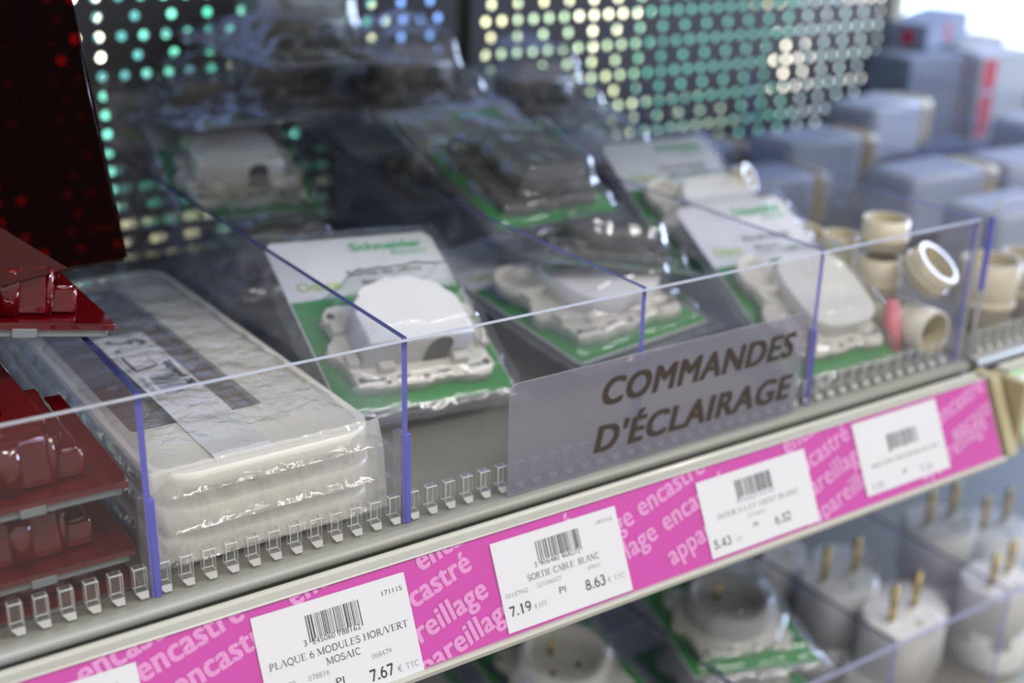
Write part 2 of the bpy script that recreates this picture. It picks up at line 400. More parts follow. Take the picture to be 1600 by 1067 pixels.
# shelf floor with its rolled front lip
def lip_profile(y0=-.76, r=.29, n=12):
    p = [(BACKY, -.35), (BACKY, -.12), (0.3, -.12), (y0, -.16)]
    for i in range(1, n + 1):
        t = R(90 + 180 * i / n); p.append((y0 + r * math.cos(t), -.16 - r + r * math.sin(t)))
    p += [(y0 + .25, -.74), (y0 + .25, -1.6), (y0 + .45, -1.6), (y0 + .45, -.4), (0.3, -.35)]
    return p
def shelf(name, x0, x1, lab, dz=0, y0=-.5):
    b = MB(); b.extrude_x([(y, z + dz) for y, z in lip_profile(y0)], x0, x1, mats=[0, 0, 1] + [1] * 12 + [2] * 40, smooth=True)  # faces behind the lip coloured dark to stand for shade in the gap
    o = b.build(name, [STEEL, LIP, GAP]); 
    for p in o.data.polygons:
        if abs(p.normal.z) > .995 or abs(p.normal.x) > .9: p.use_smooth = False
    return tag(o, lab, 'shelf')
shelf('steel_shelf', -40, 51.6, 'grey steel shelf with rolled lip carrying the divided bins, above the magenta strip')
shelf('steel_shelf', 52.5, 120, 'steel shelf of the next bay at the right edge, above the green edged strip')
LZ = -30.0
shelf('steel_shelf', -40, 120, 'lower steel shelf under the plugs and sockets', dz=LZ)
# upper shelf (above the picture) shades the depth of the bay
b = MB(); b.box(-40, 0, 31, 84, BACKY, 32.2)
tag(b.build('steel_shelf', [STEEL]), 'shelf above the picture shading the back of the bins', 'shelf')

# perforated back panels
def perforated(name, x0, x1, z0, z1, dense0, zdense, sparse_off, lab):
    b = MB(); bm = b.bm; P = 1.635; RZ = 1.38; r = .31; y = BACKY
    nrow_lo = int(math.floor((z0 - zdense) / RZ)); nrow_hi = int(math.ceil((z1 - zdense) / RZ))
    for k in range(nrow_lo, nrow_hi + 1):
        zc = zdense + k * RZ; za, zb = zc - RZ / 2, zc + RZ / 2
        pitch = P if k % 2 == 0 else P * 1.655
        off = dense0 if k % 2 == 0 else dense0 + sparse_off
        n0 = int(math.floor((x0 - off) / pitch)) ; xs = []
        n = n0
        while off + n * pitch < x1 - .4:
            c = off + n * pitch
            if c > x0 + .4: xs.append(c)
            n += 1
        edges = [x0] + [(a + c) / 2 for a, c in zip(xs[:-1], xs[1:])] + [x1]
        for i, c in enumerate(xs):
            xa, xb = edges[i], edges[i + 1]
            m = 12
            ring = [bm.verts.new((c + r * math.cos(2 * math.pi * j / m), y, zc + r * math.sin(2 * math.pi * j / m))) for j in range(m)]
            ringb = [bm.verts.new((v.co.x, y + .12, v.co.z)) for v in ring]
            for j in range(m): b._f([ring[j], ring[(j + 1) % m], ringb[(j + 1) % m], ringb[j]])
            # corners and mid-sides: 12 outer points
            out = []
            for j in range(m):
                t = 2 * math.pi * j / m; dx, dz = math.cos(t), math.sin(t)
                kx = ((xb - c) if dx > 0 else (xa - c)) / dx if abs(dx) > 1e-6 else 1e9
                kz = (RZ / 2) / abs(dz) if abs(dz) > 1e-6 else 1e9
                kk = min(kx, kz); out.append(bm.verts.new((c + dx * kk, y, zc + dz * kk)))
            for j in range(m):
                a_, b_ = out[j], out[(j + 1) % m]
                side_a = abs(abs(a_.co.z - zc) - RZ / 2) < 1e-4; side_b = abs(abs(b_.co.z - zc) - RZ / 2) < 1e-4
                if side_a != side_b:
                    cx = xb if (a_.co.x + b_.co.x) / 2 > c else xa; cz = zb if (a_.co.z + b_.co.z) / 2 > zc else za
                    cv = bm.verts.new((cx, y, cz)); b._f([ring[j], a_, cv, b_, ring[(j + 1) % m]])
                else: b._f([ring[j], a_, b_, ring[(j + 1) % m]])
    return tag(b.build(name, [PANEL]), lab, kind='structure')
perforated('wall_back', -16, 41.9, -1, 20.5, 12.53, 16.27, 0.0, 'left perforated steel back panel with round holes')
perforated('wall_back', 43.7, 95.5, -1, 20.5, 45.0, 15.68, 0.55, 'right perforated steel back panel with round holes')
b = MB(); b.box(41.9, BACKY, -1, 42.3, BACKY + .8, 28); b.box(43.3, BACKY, -1, 43.7, BACKY + .8, 28); b.box(42.3, BACKY + .5, -1, 43.3, BACKY + .8, 28)
tag(b.build('trim_1', [GAP]), 'dark slotted upright between the two perforated panels', kind='structure')
b = MB(); b.box(95.5, BACKY - .5, -1, 97.2, BACKY + 1.2, 28, bev=.1)
tag(b.build('trim_2', [RAIL]), 'pale upright at the right end of the perforated panel', kind='structure')
b = MB(); b.box(-40, BACKY + .2, LZ - 1, 120, BACKY + .6, -1.2)
tag(b.build('wall_lower', [PANEL]), 'plain dark back sheet behind the lower shelf', kind='structure')

# =================================================================== PRICE RAIL
RT = Vector((0, -2.45, -.35)); RB = Vector((0, -4.6, -4.75))
UP = (RT - RB).normalized(); RN = Vector((0, -UP.z, UP.y))
RLEN = (RT - RB).length
def railM(x, off=0.0, y0=0.0):
    """plane of the price strip: local x along the shelf, local y up the strip, z outwards"""
    o = RB + Vector((x, y0, 0)) + RN * off
    return Matrix.Translation(o) @ Matrix((Vector((1, 0, 0)), UP, RN)).transposed().to_4x4()
def rail(x0, x1, label, strip_mat):
    root = thing('price_rail', label, 'price rail')
    T = lambda u, d: (RB.y + UP.y * u + RN.y * d, RB.z + UP.z * u + RN.z * d)
    b = MB()
    # upper moulding: groove, bead, land, then the inclined back plate
    bead = [(-1.68 + .2 * math.cos(R(t)), -.42 + .2 * math.sin(R(t))) for t in range(20, 181, 20)]
    prof = [(-1.46, -1.3), (-1.46, -.5)] + bead + [(-1.86, -.40), (-2.0, -.33), (-2.42, -.30), T(RLEN + .06, .12), T(RLEN - .02, .14), T(RLEN - .05, -.05)]
    prof += [T(0, -.05), T(-.08, .26), T(-.22, .28), T(-.42, .1), T(-.42, -.25), T(0, -.3), T(RLEN - .7, -.3)]
    b.extrude_x(prof, x0, x1, smooth=False)
    b.build('rail_profile', [RAIL], root)
    s = MB(); s.quad([Vector((x0 + .05, 0, 0)) + RB + RN * .0, Vector((x1 - .05, 0, 0)) + RB, Vector((x1 - .05, 0, 0)) + RT, Vector((x0 + .05, 0, 0)) + RT])
    r = bmesh.ops.extrude_face_region(s.bm, geom=s.bm.faces[:])
    bmesh.ops.translate(s.bm, vec=-RN * .03, verts=[v for v in r['geom'] if isinstance(v, bmesh.types.BMVert)])
    s.build('coloured_strip', [strip_mat], root)
    return root
rail1 = rail(-14, 50.9, 'cream price rail with a magenta strip along the upper shelf', MAG)
# pink diagonal words on the magenta strip
w = MB()
sl = math.atan(.27)
rows = [('encastré', -2.38, 3.35), ('encastré', -1.1, 2.3), ('encastré', -9.0, 1.9), ('encastré', 8.55, 2.35), ('encastré', 14.6, 2.62), ('encastré', 15.5, 1.55), ('encastré', 23.2, 3.4), ('encastré', 24.5, 2.3),
        ('encastré', 33.9, 2.7), ('encastré', 45.9, 3.0), ('encastré', 47.0, 1.8), ('encastré', -4.6, 3.9), ('encastré', 10.6, 4.2), ('encastré', 23.9, 5.0), ('encastré', 33.6, 4.15), ('encastré', 4.4, 4.4),
        ('appareillage', 7.2, .42), ('appareillage', 8.4, -.75), ('appareillage', 16.2, 1.5), ('appareillage', 17.4, .4), ('appareillage', 24.4, .55), ('appareillage', 32.9, 1.0), ('appareillage', 34.0, -.2), ('appareillage', 39.0, 2.0), ('appareillage', 43.6, .2), ('appareillage', .2, -.6)]
for n_, (word, ax, av) in enumerate(rows):
    M = railM(0, .010 + .0012 * n_) @ Matrix.Translation((ax, av, 0)) @ Matrix.Rotation(sl, 4, 'Z')
    text_bm(word, 0, 4.75 if word[0] == 'e' else 6.7, 0, 1.0, fat=.05, M=M, into=w, sp=1.06)
w.clip(RT + RN * 0 - UP * .02, UP); w.clip(RB + UP * .03, -UP)
w.clip(Vector((-13.9, 0, 0)), Vector((-1, 0, 0))); w.clip(Vector((50.7, 0, 0)), Vector((1, 0, 0)))
w.build('lettering', [MAGT], rail1)
# lips of the clear cover
c = MB(); c.quad([RB + Vector((-14, 0, 0)) + RN * .16, RB + Vector((50.8, 0, 0)) + RN * .16, RT + Vector((50.8, 0, 0)) + RN * .16, RT + Vector((-14, 0, 0)) + RN * .16])
c.build('clear_cover', [HOLDER], rail1)

def price_tag(x, v0, v1, wd, rz, label, draw):
    M = railM(x, .05) @ Matrix.Rotation(R(rz), 4, 'Z')
    t = thing('price_tag', label, 'price tag', M)
    h = v1 - v0
    b = MB(); b.box(0, v0, 0, wd, v1, .03); b.build('paper', [PAPER], t)
    if draw:
        p = MB(); draw(p); p.build('print', [INK, INKG], t)
    return t
def digits(p, txt, x0, x1, y0, h=.22, mi=0, bold=0): text_bm(txt, x0, x1, y0, y0 + h, into=p, mi=mi, z=.035, bold=bold)
def tag1(p):   # origin x = 2.36
    barcode(p, 2.34, 4.88, 2.88, 3.93, 5, z=.035)
    digits(p, '3', 2.06, 2.2, 2.68, .26); digits(p, '245060', 2.45, 3.52, 2.66, .24); digits(p, '788162', 3.66, 4.74, 2.66, .24)
    serif(p, 'PLAQUE 6 MODULES HOR/VERT', .34, 6.98, 2.12, 2.42, z=.035, wt=1.15)
    serif(p, 'MOSAIC', 2.86, 4.52, 1.62, 1.92, z=.035, wt=1.15)
    digits(p, '171115', 6.05, 7.05, 3.75, .22, 0)
    serif(p, '00157439', .1, 1.35, 1.24, 1.44, 1, .035); serif(p, '078816', 1.92, 2.92, 1.22, 1.44, 1, .035); serif(p, '068479', 4.95, 5.95, 1.24, 1.46, 1, .035)
    digits(p, 'PI', 3.12, 3.50, .62, .34, 0)
    serif(p, '7.67', 4.67, 5.86, .30, .80, z=.035, wt=1.4); digits(p, '€', 6.05, 6.25, .32, .26, 1); serif(p, 'TTC', 6.45, 7.10, .32, .58, 1, .035)
    serif(p, '6.39', .3, 1.5, .30, .80, z=.035, wt=1.4); serif(p, 'HT', 1.75, 2.2, .32, .58, 1, .035)
def tag2(p):   # origin x = 14.26
    barcode(p, 2.42, 4.95, 2.98, 3.92, 11, z=.035)
    digits(p, '3', 2.14, 2.28, 2.74, .24); digits(p, '606480', 2.5, 3.58, 2.74, .22); digits(p, '468272', 3.72, 4.82, 2.74, .22)
    serif(p, 'SORTIE CABLE  BLANC', 1.6, 5.85, 2.2, 2.5, z=.035, wt=1.15)
    serif(p, '221046027', 2.0, 3.46, 1.78, 1.98, 1, .035); serif(p, '00157942', .22, 1.52, 1.74, 1.94, 1, .035); serif(p, '(4900)', 4.9, 5.9, 1.8, 1.98, 1, .035)
    digits(p, 'PI', 3.18, 3.55, 1.15, .32)
    serif(p, '8.63', 4.68, 5.92, .88, 1.36, z=.035, wt=1.4); digits(p, '€', 6.05, 6.22, .9, .24, 1); serif(p, 'TTC', 6.4, 7.1, .9, 1.14, 1, .035)
    serif(p, '7.19', .25, 1.50, .86, 1.32, z=.035, wt=1.4); digits(p, '€', 1.66, 1.82, .86, .22, 1); serif(p, 'HT', 1.9, 2.4, .86, 1.1, 1, .035)
    digits(p, '181016', 6.1, 7.05, 3.8, .18, 1)
def tag3(p):
    barcode(p, 2.5, 5.1, 2.75, 3.7, 21, z=.035)
    digits(p, '3 245060 750145', 2.4, 5.1, 2.5, .18, 1)
    serif(p, 'INTER VA ET VIENT BLANC', .9, 6.8, 2.0, 2.26, z=.035)
    serif(p, '221046021', 2.9, 4.3, 1.6, 1.78, 1, .035)
    digits(p, 'PI', 3.2, 3.5, 1.0, .26, 0)
    serif(p, '6.52', 4.7, 5.9, .75, 1.2, z=.035, wt=1.3); serif(p, '5.43', .25, 1.5, .6, 1.05, z=.035, wt=1.3); serif(p, 'HT', 1.8, 2.3, .6, .8, 1, .035)
def tag4(p):
    barcode(p, 2.5, 5.0, 2.6, 3.5, 33, z=.035)
    serif(p, 'BOUTON POUSSOIR BLANC'.replace('BOUTON', 'BOUTON'), .8, 6.6, 1.9, 2.12, z=.035)
    digits(p, 'PI', 3.2, 3.5, 1.0, .26, 0)
    serif(p, '7.10', 4.6, 5.7, .75, 1.15, 1, .035); serif(p, '5.92', .5, 1.5, .7, 1.05, 1, .035)
def tag0(p):
    digits(p, '171115', 5.5, 6.6, 3.45, .22, 0)
    barcode(p, 2.3, 4.8, 2.4, 3.4, 3, z=.035)
price_tag(-9.9, -.1, 4.25, 7.4, 0, 'white price tag cut off at the bottom left corner of the picture', tag0)
price_tag(2.36, 0, 4.5, 7.3, -.6, 'white price tag reading 7.67 for the six module plate', tag1)
price_tag(14.26, .15, 4.42, 7.38, -.4, 'white price tag reading 8.63 and 7.19 for the white cable outlet', tag2)
price_tag(26.95, .15, 4.2, 7.9, 0, 'white price tag reading 6.52 and 5.43, right of the 8.63 tag', tag3)
price_tag(38.8, .45, 4.66, 7.2, 0, 'pale blurred price tag nearest the right end of the magenta strip', tag4)

# rail of the next bay: white labels edged green
rail2 = rail(53.2, 118, 'price rail of the next bay with a pale green edged strip', LGREEN)
g = MB(); g.box(52.6, -4.2, -5.0, 53.2, -1.5, -.5, bev=.12); g.build('end_cap', [TAN], rail2)
def blank(p):
    barcode(p, 3.0, 6.2, 1.8, 3.1, 41, z=.035)
    digits(p, 'PRISE', 1.0, 4.0, .9, .3, 1)
price_tag(54.0, .3, 4.4, 9.0, 0, 'white label in the pale green strip at the right edge', blank)

# end plates closing the first bay
b = MB(); b.prism([(-1.2, -.4), (-2.5, -.4), (-4.7, -4.9), (-4.2, -5.2), (-1.0, -2.0)], 0, .9)
e = b.build('rail_end_plate', [TAN], None, Matrix.Translation((51.4, 0, 0)) @ Matrix(((0, 0, 1, 0), (1, 0, 0, 0), (0, 1, 0, 0), (0, 0, 0, 1))))
tag(e, 'olive grey end plate in the gap between the two shelf bays', 'end plate')

# =================================================================== FRONT PANE, TEETH, DIVIDERS
H = 9.2
pane = thing('front_pane', 'long clear acrylic front pane running along the upper shelf', 'acrylic pane')
b = MB(); b.box(-40, -.3, -.1, 51.2, 0, H, mats=[0, 1, 0, 1, 0, 1]); b.build('sheet', [ACRYL, EDGE], pane)
def tooth_mb():
    b = MB(); w, h, d, f = .56, 1.45, .42, .36
    # behind the sheet: tall clear block with a slanted opaque foot in front
    b.box(0, 0, .36, w, d, h, bev=.035, seg=1)
    for f_ in b.bm.faces: f_.material_index = 0 if f_.calc_area() > .1 else 1  # small bevel faces take the pale colour, as painted edge glints
    vs = [b.bm.verts.new(c) for c in ((0, 0, .36), (w, 0, .36), (w, d, .36), (0, d, .36), (w * .42, -.02, 0), (w, -.02, 0), (w, d, 0), (w * .42, d, 0))]
    for q, m in (((0, 4, 5, 1), 1), ((1, 5, 6, 2), 0), ((0, 3, 7, 4), 0), ((4, 7, 6, 5), 1), ((3, 2, 6, 7), 0)): b._f([vs[i] for i in q], m, False)
    return b
t0 = tooth_mb().build('tooth', [TOOTH, TOOTHF], pane)
first = True
for k in range(-9, 51):
    o = t0 if first else t0.copy()
    if not first: COL.objects.link(o); o.parent = pane
    first = False
    o.location = Vector((k * 1.0 - .46, .03, 0)) * S
DX = [-.62, 11.38, 25.1, 37.8, 51.0]
def divider(x, y1, lab, clip=True):
    t = thing('divider', lab, 'divider', Matrix.Translation((x, 0, 0)), 'clear dividers between the bins')
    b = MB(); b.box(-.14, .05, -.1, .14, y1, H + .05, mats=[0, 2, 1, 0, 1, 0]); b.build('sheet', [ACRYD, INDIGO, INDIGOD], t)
    if clip:
        b = MB(); b.box(-.02, .0, -.12, .3, .5, 4.5, bev=.04, seg=1)
        for f_ in b.bm.faces: f_.material_index = 1
        b.box(-.42, .04, 0, -.04, .46, 4.7, bev=.04, seg=1)
        for f_ in b.bm.faces:
            if f_.calc_center_median().x < -.03: f_.material_index = 0
        b.build('foot_clip', [TOOTH, INDIGO], t)
    return t
divider(DX[0], 45.5, 'divider left of the wide white plate pack, clear with an indigo edge')
divider(DX[1], 45.5, 'divider between the white plate pack and the boxed cable outlet card')
divider(DX[2], 45.5, 'divider whose indigo edge passes behind the first O of the sign')
divider(DX[3], 45.5, 'divider just right of the sign, dark edged, crossing the leaning switch card')
divider(DX[4], 45.5, 'divider at the right end of the upper bay beside the beige tubes', clip=False)
# clear hook plate by the red cases
# frosted sign stuck to the pane
sgn = thing('sign', 'frosted sign reading COMMANDES D\'ÉCLAIRAGE stuck on the clear pane', 'sign', Matrix.Translation((0, -.3, 0)) @ Matrix.Rotation(R(90), 4, 'X'))
pts = []
for cx, cy, a0 in ((17.3 , 5.45, 180), ):
    for i in range(7): t = R(180 - 15 * i); pts.append((cx + .45 * math.cos(t), cy + .45 * math.sin(t)))
for i in range(7): t = R(90 - 15 * i); pts.append((36.1 + .45 * math.cos(t), 5.5 + .45 * math.sin(t)))
pts += [(36.5, -.05), (16.82, -.05)]
b = MB(); b.prism(pts, .01, .06, mside=1); b.build('film', [FROST, EDGE], sgn)
b = MB(); text_bm('COMMANDES', 22.4, 35.7, 3.55, 4.95, fat=.075, shear=.2, into=b, z=.08, sp=1.1)
text_bm("D'ÉCLAIRAGE", 22.15, 35.75, 1.0, 2.4, fat=.075, shear=.2, into=b, z=.08, sp=1.1)
b.build('lettering', [BROWN], sgn)

# next bay: pane with a rounded corner
pane2 = thing('front_pane', 'clear acrylic pane with a rounded corner at the right edge', 'acrylic pane')
def rounded_pane(x0, x1, z0, z1, r, y0, y1):
    pts = [(x0, z0), (x1, z0), (x1, z1)] + [(x0 + r + r * math.cos(R(90 + 15 * i)), z1 - r + r * math.sin(R(90 + 15 * i))) for i in range(7)]
    b = MB(); b.prism(pts, 0, y1 - y0, mside=1)
    return b, Matrix.Translation((0, y1, 0)) @ Matrix.Rotation(R(90), 4, 'X')
bb, MM = rounded_pane(52.35, 118, -.1, 10.1, .9, -.3, 0)
bb.build('sheet', [ACRYL, EDGE], pane2, MM)
e = MB(); e.box(52.25, -.32, 4.5, 52.37, .02, 9.2); e.build('edge_strip', [INDIGO], pane2)
for k in range(0, 26):
    o = t0.copy(); COL.objects.link(o); o.parent = pane2; o.location = Vector((53.2 + k, .03, 0)) * S
for i, x in enumerate((61.5, 76.0, 90.5)):
    divider(x, 45.5, ['divider of the next bay behind the beige socket, blurred indigo edge', 'blurred divider between the pale boxes with tan ends', 'blurred divider below the cartons at the far right'][i], clip=False)

# =================================================================== PRODUCTS
def film_bag(w, l, hfun, base, seed, mat=FILM, nx=44, ny=60, amp=.16, x0=-.7, y0=-.7, edge=.02):
    """pillow bag of thin film: top sheet + bottom sheet sealed round the edge"""
    b = MB(); b.sm = True; bm = b.bm; off = Vector((seed * 7.3, seed * 3.1, 0))
    X0, X1, Y0, Y1 = x0, w - x0, y0, l - y0
    def wr(x, y, k):
        p = Vector((x * .55, y * .55, 0)) + off
        v = noise.noise(p) * .9 + (1 - abs(noise.noise(p * 2.3 + Vector((4, 1, k))) * 2)) * .5 + noise.noise(p * 5) * .25
        return v * amp
    top = []; bot = []
    for j in range(ny + 1):
        rt = []; rb = []
        for i in range(nx + 1):
            u, v = i / nx, j / ny; x = X0 + (X1 - X0) * u; y = Y0 + (Y1 - Y0) * v
            e = min(1, min(u, 1 - u) * 9, ) ; e2 = min(1, min(v, 1 - v) * 11)
            f = math.sqrt(max(0, min(e, 1))) * math.sqrt(max(0, min(e2, 1)))
            jx = noise.noise(Vector((y * .8, seed, 3))) * .14; jy = noise.noise(Vector((x * .8, seed, 9))) * .14
            rt.append(bm.verts.new((x + jx, y + jy, base + f * (hfun(x, y) - base + .12) + wr(x, y, 0) * (.35 + f))))
            rb.append(bm.verts.new((x + jx, y + jy, base - edge - f * .12 + wr(x, y, 0) * .35 * (1 - f))))
        top.append(rt); bot.append(rb)
    for j in range(ny):
        for i in range(nx):
            b._f([top[j][i], top[j][i + 1], top[j + 1][i + 1], top[j + 1][i]])
            b._f([bot[j][i], bot[j + 1][i], bot[j + 1][i + 1], bot[j][i + 1]])
    return b
def sstep(a, b_, x):
    t = max(0, min(1, (x - a) / (b_ - a))); return t * t * (3 - 2 * t)
CW, CL = 9.3, 14.0
def frame_outline():
    # lobed mounting frame
    pts = []
    for i in range(72):
        t = 2 * math.pi * i / 72
        c, s_ = math.cos(t), math.sin(t)
        k = (abs(c) ** 5 + abs(s_) ** 5) ** (-.2)
        r = 1 + .05 * math.cos(8 * t) + (.06 if int(i / 3) % 4 == 0 else 0) - (.05 if int(i / 3) % 4 == 2 else 0)
        pts.append((4.65 + 3.9 * k * c * r, 4.25 + 3.25 * k * s_ * r))
    return pts
TAUPE = pbr('shaded_taupe_plastic', (.19, .17, .168), .35, var=.06)  # rear packs: shade put into a darker copy of the pack plastic
DARKT = pbr('shaded_dark_plastic', (.10, .09, .09), .4)  # shadowed packs of the third bin, shade put into the colour
LILAC = pbr('shaded_lilac_card', (.36, .34, .40), .5, var=.05)  # darker copy of the white card, shade put into its colour
def card_pack(label, kind, M, group=None, header=('Schneider', 'Electric'), CARD=CARD, GREEN=GREEN, PLAST=PLAST, WHITE=WHITE, puff=0):
    t = thing('blister_card_pack', label, 'packaged fitting', M, group)
    b = MB(); b.prism([(.0, .15), (.15, 0), (CW - .15, 0), (CW, .15), (CW, CL - .6), (CW - .35, CL), (.35, CL), (0, CL - .6)], 0, .09); b.build('card', [CARD], t)
    b = MB(); b.box(.06, .06, .09, CW - .06, 8.9, .105); b.build('green_panel', [GREEN], t)
    p = MB()
    text_bm(header[0], 4.4, 8.6, 12.75, 13.4, bold=.03, into=p, mi=0, z=.11)
    text_bm(header[1], 6.6, 8.6, 12.2, 12.55, bold=.01, into=p, mi=0, z=.11)
    text_bm('Odace', .7, 3.0, 9.7, 10.4, bold=.02, into=p, mi=1, z=.11)
    text_bm('Sortie de câble' if kind == 'outlet' else 'Va-et-vient', 3.6, 7.8, 10.6, 11.05, bold=.02, into=p, mi=2, z=.11)
    text_bm('Blanc', 4.2, 6.3, 9.8, 10.2, bold=.01, into=p, mi=2, z=.11)
    p.build('print', [GREENT, LIME, INK], t)
    b = MB(); b.prism(frame_outline(), .12, .75, bev=.12)
    fr = b.build('mounting_frame', [PLAST], t)
    h = MB()
    for (x, y, r) in ((1.35, 1.7, .2), (8.0, 1.8, .22), (1.3, 6.8, .22), (8.0, 6.8, .2), (4.6, 1.35, .18), (2.6, 1.3, .12), (6.7, 1.25, .12)):
        h.tube((x, y, .74), (x, y, .78), r, n=14)
    for (x, y, a) in ((2.0, 1.6, .5), (7.2, 1.7, .5), (3.5, 1.6, .35), (5.6, 1.55, .35)):
        h.box(x - a, y - .07, .74, x + a, y + .07, .78)
    h.build('screw_hole', [DARKP], fr)
    cl = MB()
    for x, y in ((.9, 2.6), (.9, 5.2), (7.9, 2.9), (7.9, 5.4)): cl.box(x, y, .5, x + .6, y + .9, 1.15, bev=.08)
    cl.box(2.3, 1.9, .6, 3.1, 2.5, 1.2, bev=.06); cl.box(6.2, 1.9, .6, 7.0, 2.5, 1.2, bev=.06)
    cl.build('clip', [PLAST], fr)
    if kind == 'outlet':
        # D shaped cable outlet: straight front, round back, dark arched mouth
        cx, cy, r = 4.3, 4.8, 2.75
        pts = [(cx - r, 2.5), (cx + r, 2.5)] + [(cx + r * math.cos(R(a)), cy + 1.0 * 0 + r * math.sin(R(a))) for a in range(0, 181, 10)]
        b = MB(); b.prism(pts, .7, 2.55, bev=.18); cov = b.build('outlet_cover', [WHITE], t)
        mt = MB(); arch = [(4.75, .8), (6.05, .8)] + [(5.4 + .65 * math.cos(R(a)), 1.75 + .65 * math.sin(R(a))) for a in range(0, 181, 15)]
        mt.prism(arch, 0, .05); mt.build('cable_mouth', [DARKP], cov, Matrix.Translation((0, 2.51, 0)) @ Matrix.Rotation(R(90), 4, 'X'))
        hf = lambda x, y: .2 + 2.5 * sstep(.9, 2.0, x) * (1 - sstep(6.8, 7.9, x)) * sstep(1.6, 2.5, y) * (1 - sstep(7.1, 8.6, y)) + .75 * sstep(0, .8, x) * (1 - sstep(8.6, 9.3, x)) * sstep(.2, .9, y) * (1 - sstep(7.4, 8.8, y))
    else:
        b = MB(); r = 2.9; cx, cy = 5.4, 4.9
        pts = [(cx + r * (abs(math.cos(R(a))) ** .62) * (1 if math.cos(R(a)) >= 0 else -1), cy + r * (abs(math.sin(R(a))) ** .62) * (1 if math.sin(R(a)) >= 0 else -1)) for a in range(0, 360, 6)]
        b.prism(pts, .7, 1.9, bev=.35); b.build('rocker', [WHITE], t)
        b = MB(); b.tube((1.9, 7.2, .5), (1.9, 7.2, 1.3), 1.5, n=28, inner=.7, mi_in=0); b.build('fixing_ring', [PLAST], t)
        hf = lambda x, y: .2 + 1.6 * sstep(1.8, 3.0, x) * (1 - sstep(7.8, 8.8, x)) * sstep(1.2, 2.4, y) * (1 - sstep(7.4, 8.8, y)) + .9 * sstep(0, .6, x) * (1 - sstep(8.6, 9.3, x)) * sstep(.2, .9, y) * (1 - sstep(8.2, 9.6, y))
    hf0 = hf
    if puff: hf = lambda x, y: hf0(x, y) + puff * math.sin(max(0, min(1, (x + 1.5) / 12)) * math.pi) * math.sin(max(0, min(1, (y + 1.5) / 17)) * math.pi)
    film_bag(CW, CL, hf, -.05, 3 if kind == 'outlet' else 8, amp=.42 if puff else .15, x0=-1.2 if puff else -.7, y0=-1.4 if puff else -.9).build('film_bag', [FILM], t)
    return t
GP = None
outlet = card_pack('green and white card with a D shaped cable outlet, front of the second bin', 'outlet', frame((11.9, 7.6, 2.2), (22.5, 7.4, 1.5), (12.0, 18.4, 8.4), CW, CL))
switch = card_pack('green card with white rocker lying flat behind the left part of the sign', 'switch', frame((26.2, 6.4, 2.5), (36.6, 7.4, 2.9), (25.9, 20, 4.6), CW))
D = dup
D(switch, frame((38.3, 1.6, .6), (47.4, 1.3, .4), (39.1, 13.9, 8.0), CW, CL), 'white header card with big white rocker leaning in the bin right of the sign')
D(switch, frame((38.6, 12.6, 4.0), (47.8, 12.4, 3.8), (39.2, 22.0, 10.5), CW, CL), 'white card leaning behind the rocker card, its foil crumpled at the top')
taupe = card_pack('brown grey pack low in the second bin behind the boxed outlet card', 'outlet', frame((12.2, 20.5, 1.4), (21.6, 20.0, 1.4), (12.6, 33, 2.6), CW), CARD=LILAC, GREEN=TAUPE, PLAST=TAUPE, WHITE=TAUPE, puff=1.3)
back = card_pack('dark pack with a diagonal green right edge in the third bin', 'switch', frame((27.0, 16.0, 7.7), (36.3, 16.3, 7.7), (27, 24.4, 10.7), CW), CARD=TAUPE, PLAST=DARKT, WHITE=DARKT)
# packs under and behind
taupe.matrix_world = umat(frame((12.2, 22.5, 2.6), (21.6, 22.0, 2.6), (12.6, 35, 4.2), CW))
D(outlet, frame((12.3, 10.2, .2), (21.6, 10.0, .2), (12.6, 23, .5)), 'outlet card lowest at the front of the second bin, under the tilted one')
D(outlet, frame((12.0, 29.6, 7.0), (21.2, 28.3, 6.8), (12.9, 38.5, 9.8)), 'lilac grey card at the back of the second bin, seen over the left divider', )
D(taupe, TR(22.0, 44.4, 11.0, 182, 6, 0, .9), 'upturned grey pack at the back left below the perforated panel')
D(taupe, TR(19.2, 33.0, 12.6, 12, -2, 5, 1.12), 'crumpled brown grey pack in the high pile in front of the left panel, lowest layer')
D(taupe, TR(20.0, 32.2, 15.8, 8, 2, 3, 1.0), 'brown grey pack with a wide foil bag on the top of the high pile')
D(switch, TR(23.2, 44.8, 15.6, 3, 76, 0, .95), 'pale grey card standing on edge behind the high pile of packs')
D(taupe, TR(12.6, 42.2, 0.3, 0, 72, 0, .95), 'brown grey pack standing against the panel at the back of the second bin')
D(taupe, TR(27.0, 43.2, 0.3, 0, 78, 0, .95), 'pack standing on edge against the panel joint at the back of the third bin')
# third bin
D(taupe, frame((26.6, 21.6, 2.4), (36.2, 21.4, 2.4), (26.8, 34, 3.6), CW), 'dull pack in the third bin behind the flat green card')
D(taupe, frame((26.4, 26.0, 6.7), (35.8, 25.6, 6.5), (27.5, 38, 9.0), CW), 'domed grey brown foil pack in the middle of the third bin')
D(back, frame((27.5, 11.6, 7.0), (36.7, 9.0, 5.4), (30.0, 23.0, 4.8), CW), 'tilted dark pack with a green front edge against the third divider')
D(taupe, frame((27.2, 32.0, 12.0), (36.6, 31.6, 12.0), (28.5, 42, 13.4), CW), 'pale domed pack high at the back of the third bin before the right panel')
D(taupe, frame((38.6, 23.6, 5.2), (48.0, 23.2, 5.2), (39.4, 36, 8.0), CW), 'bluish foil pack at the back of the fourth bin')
D(taupe, frame((38.6, 32.5, 10.0), (48.0, 32.0, 10.0), (39.4, 44, 11.0), CW), 'furthest foil pack of the fourth bin below the holes')

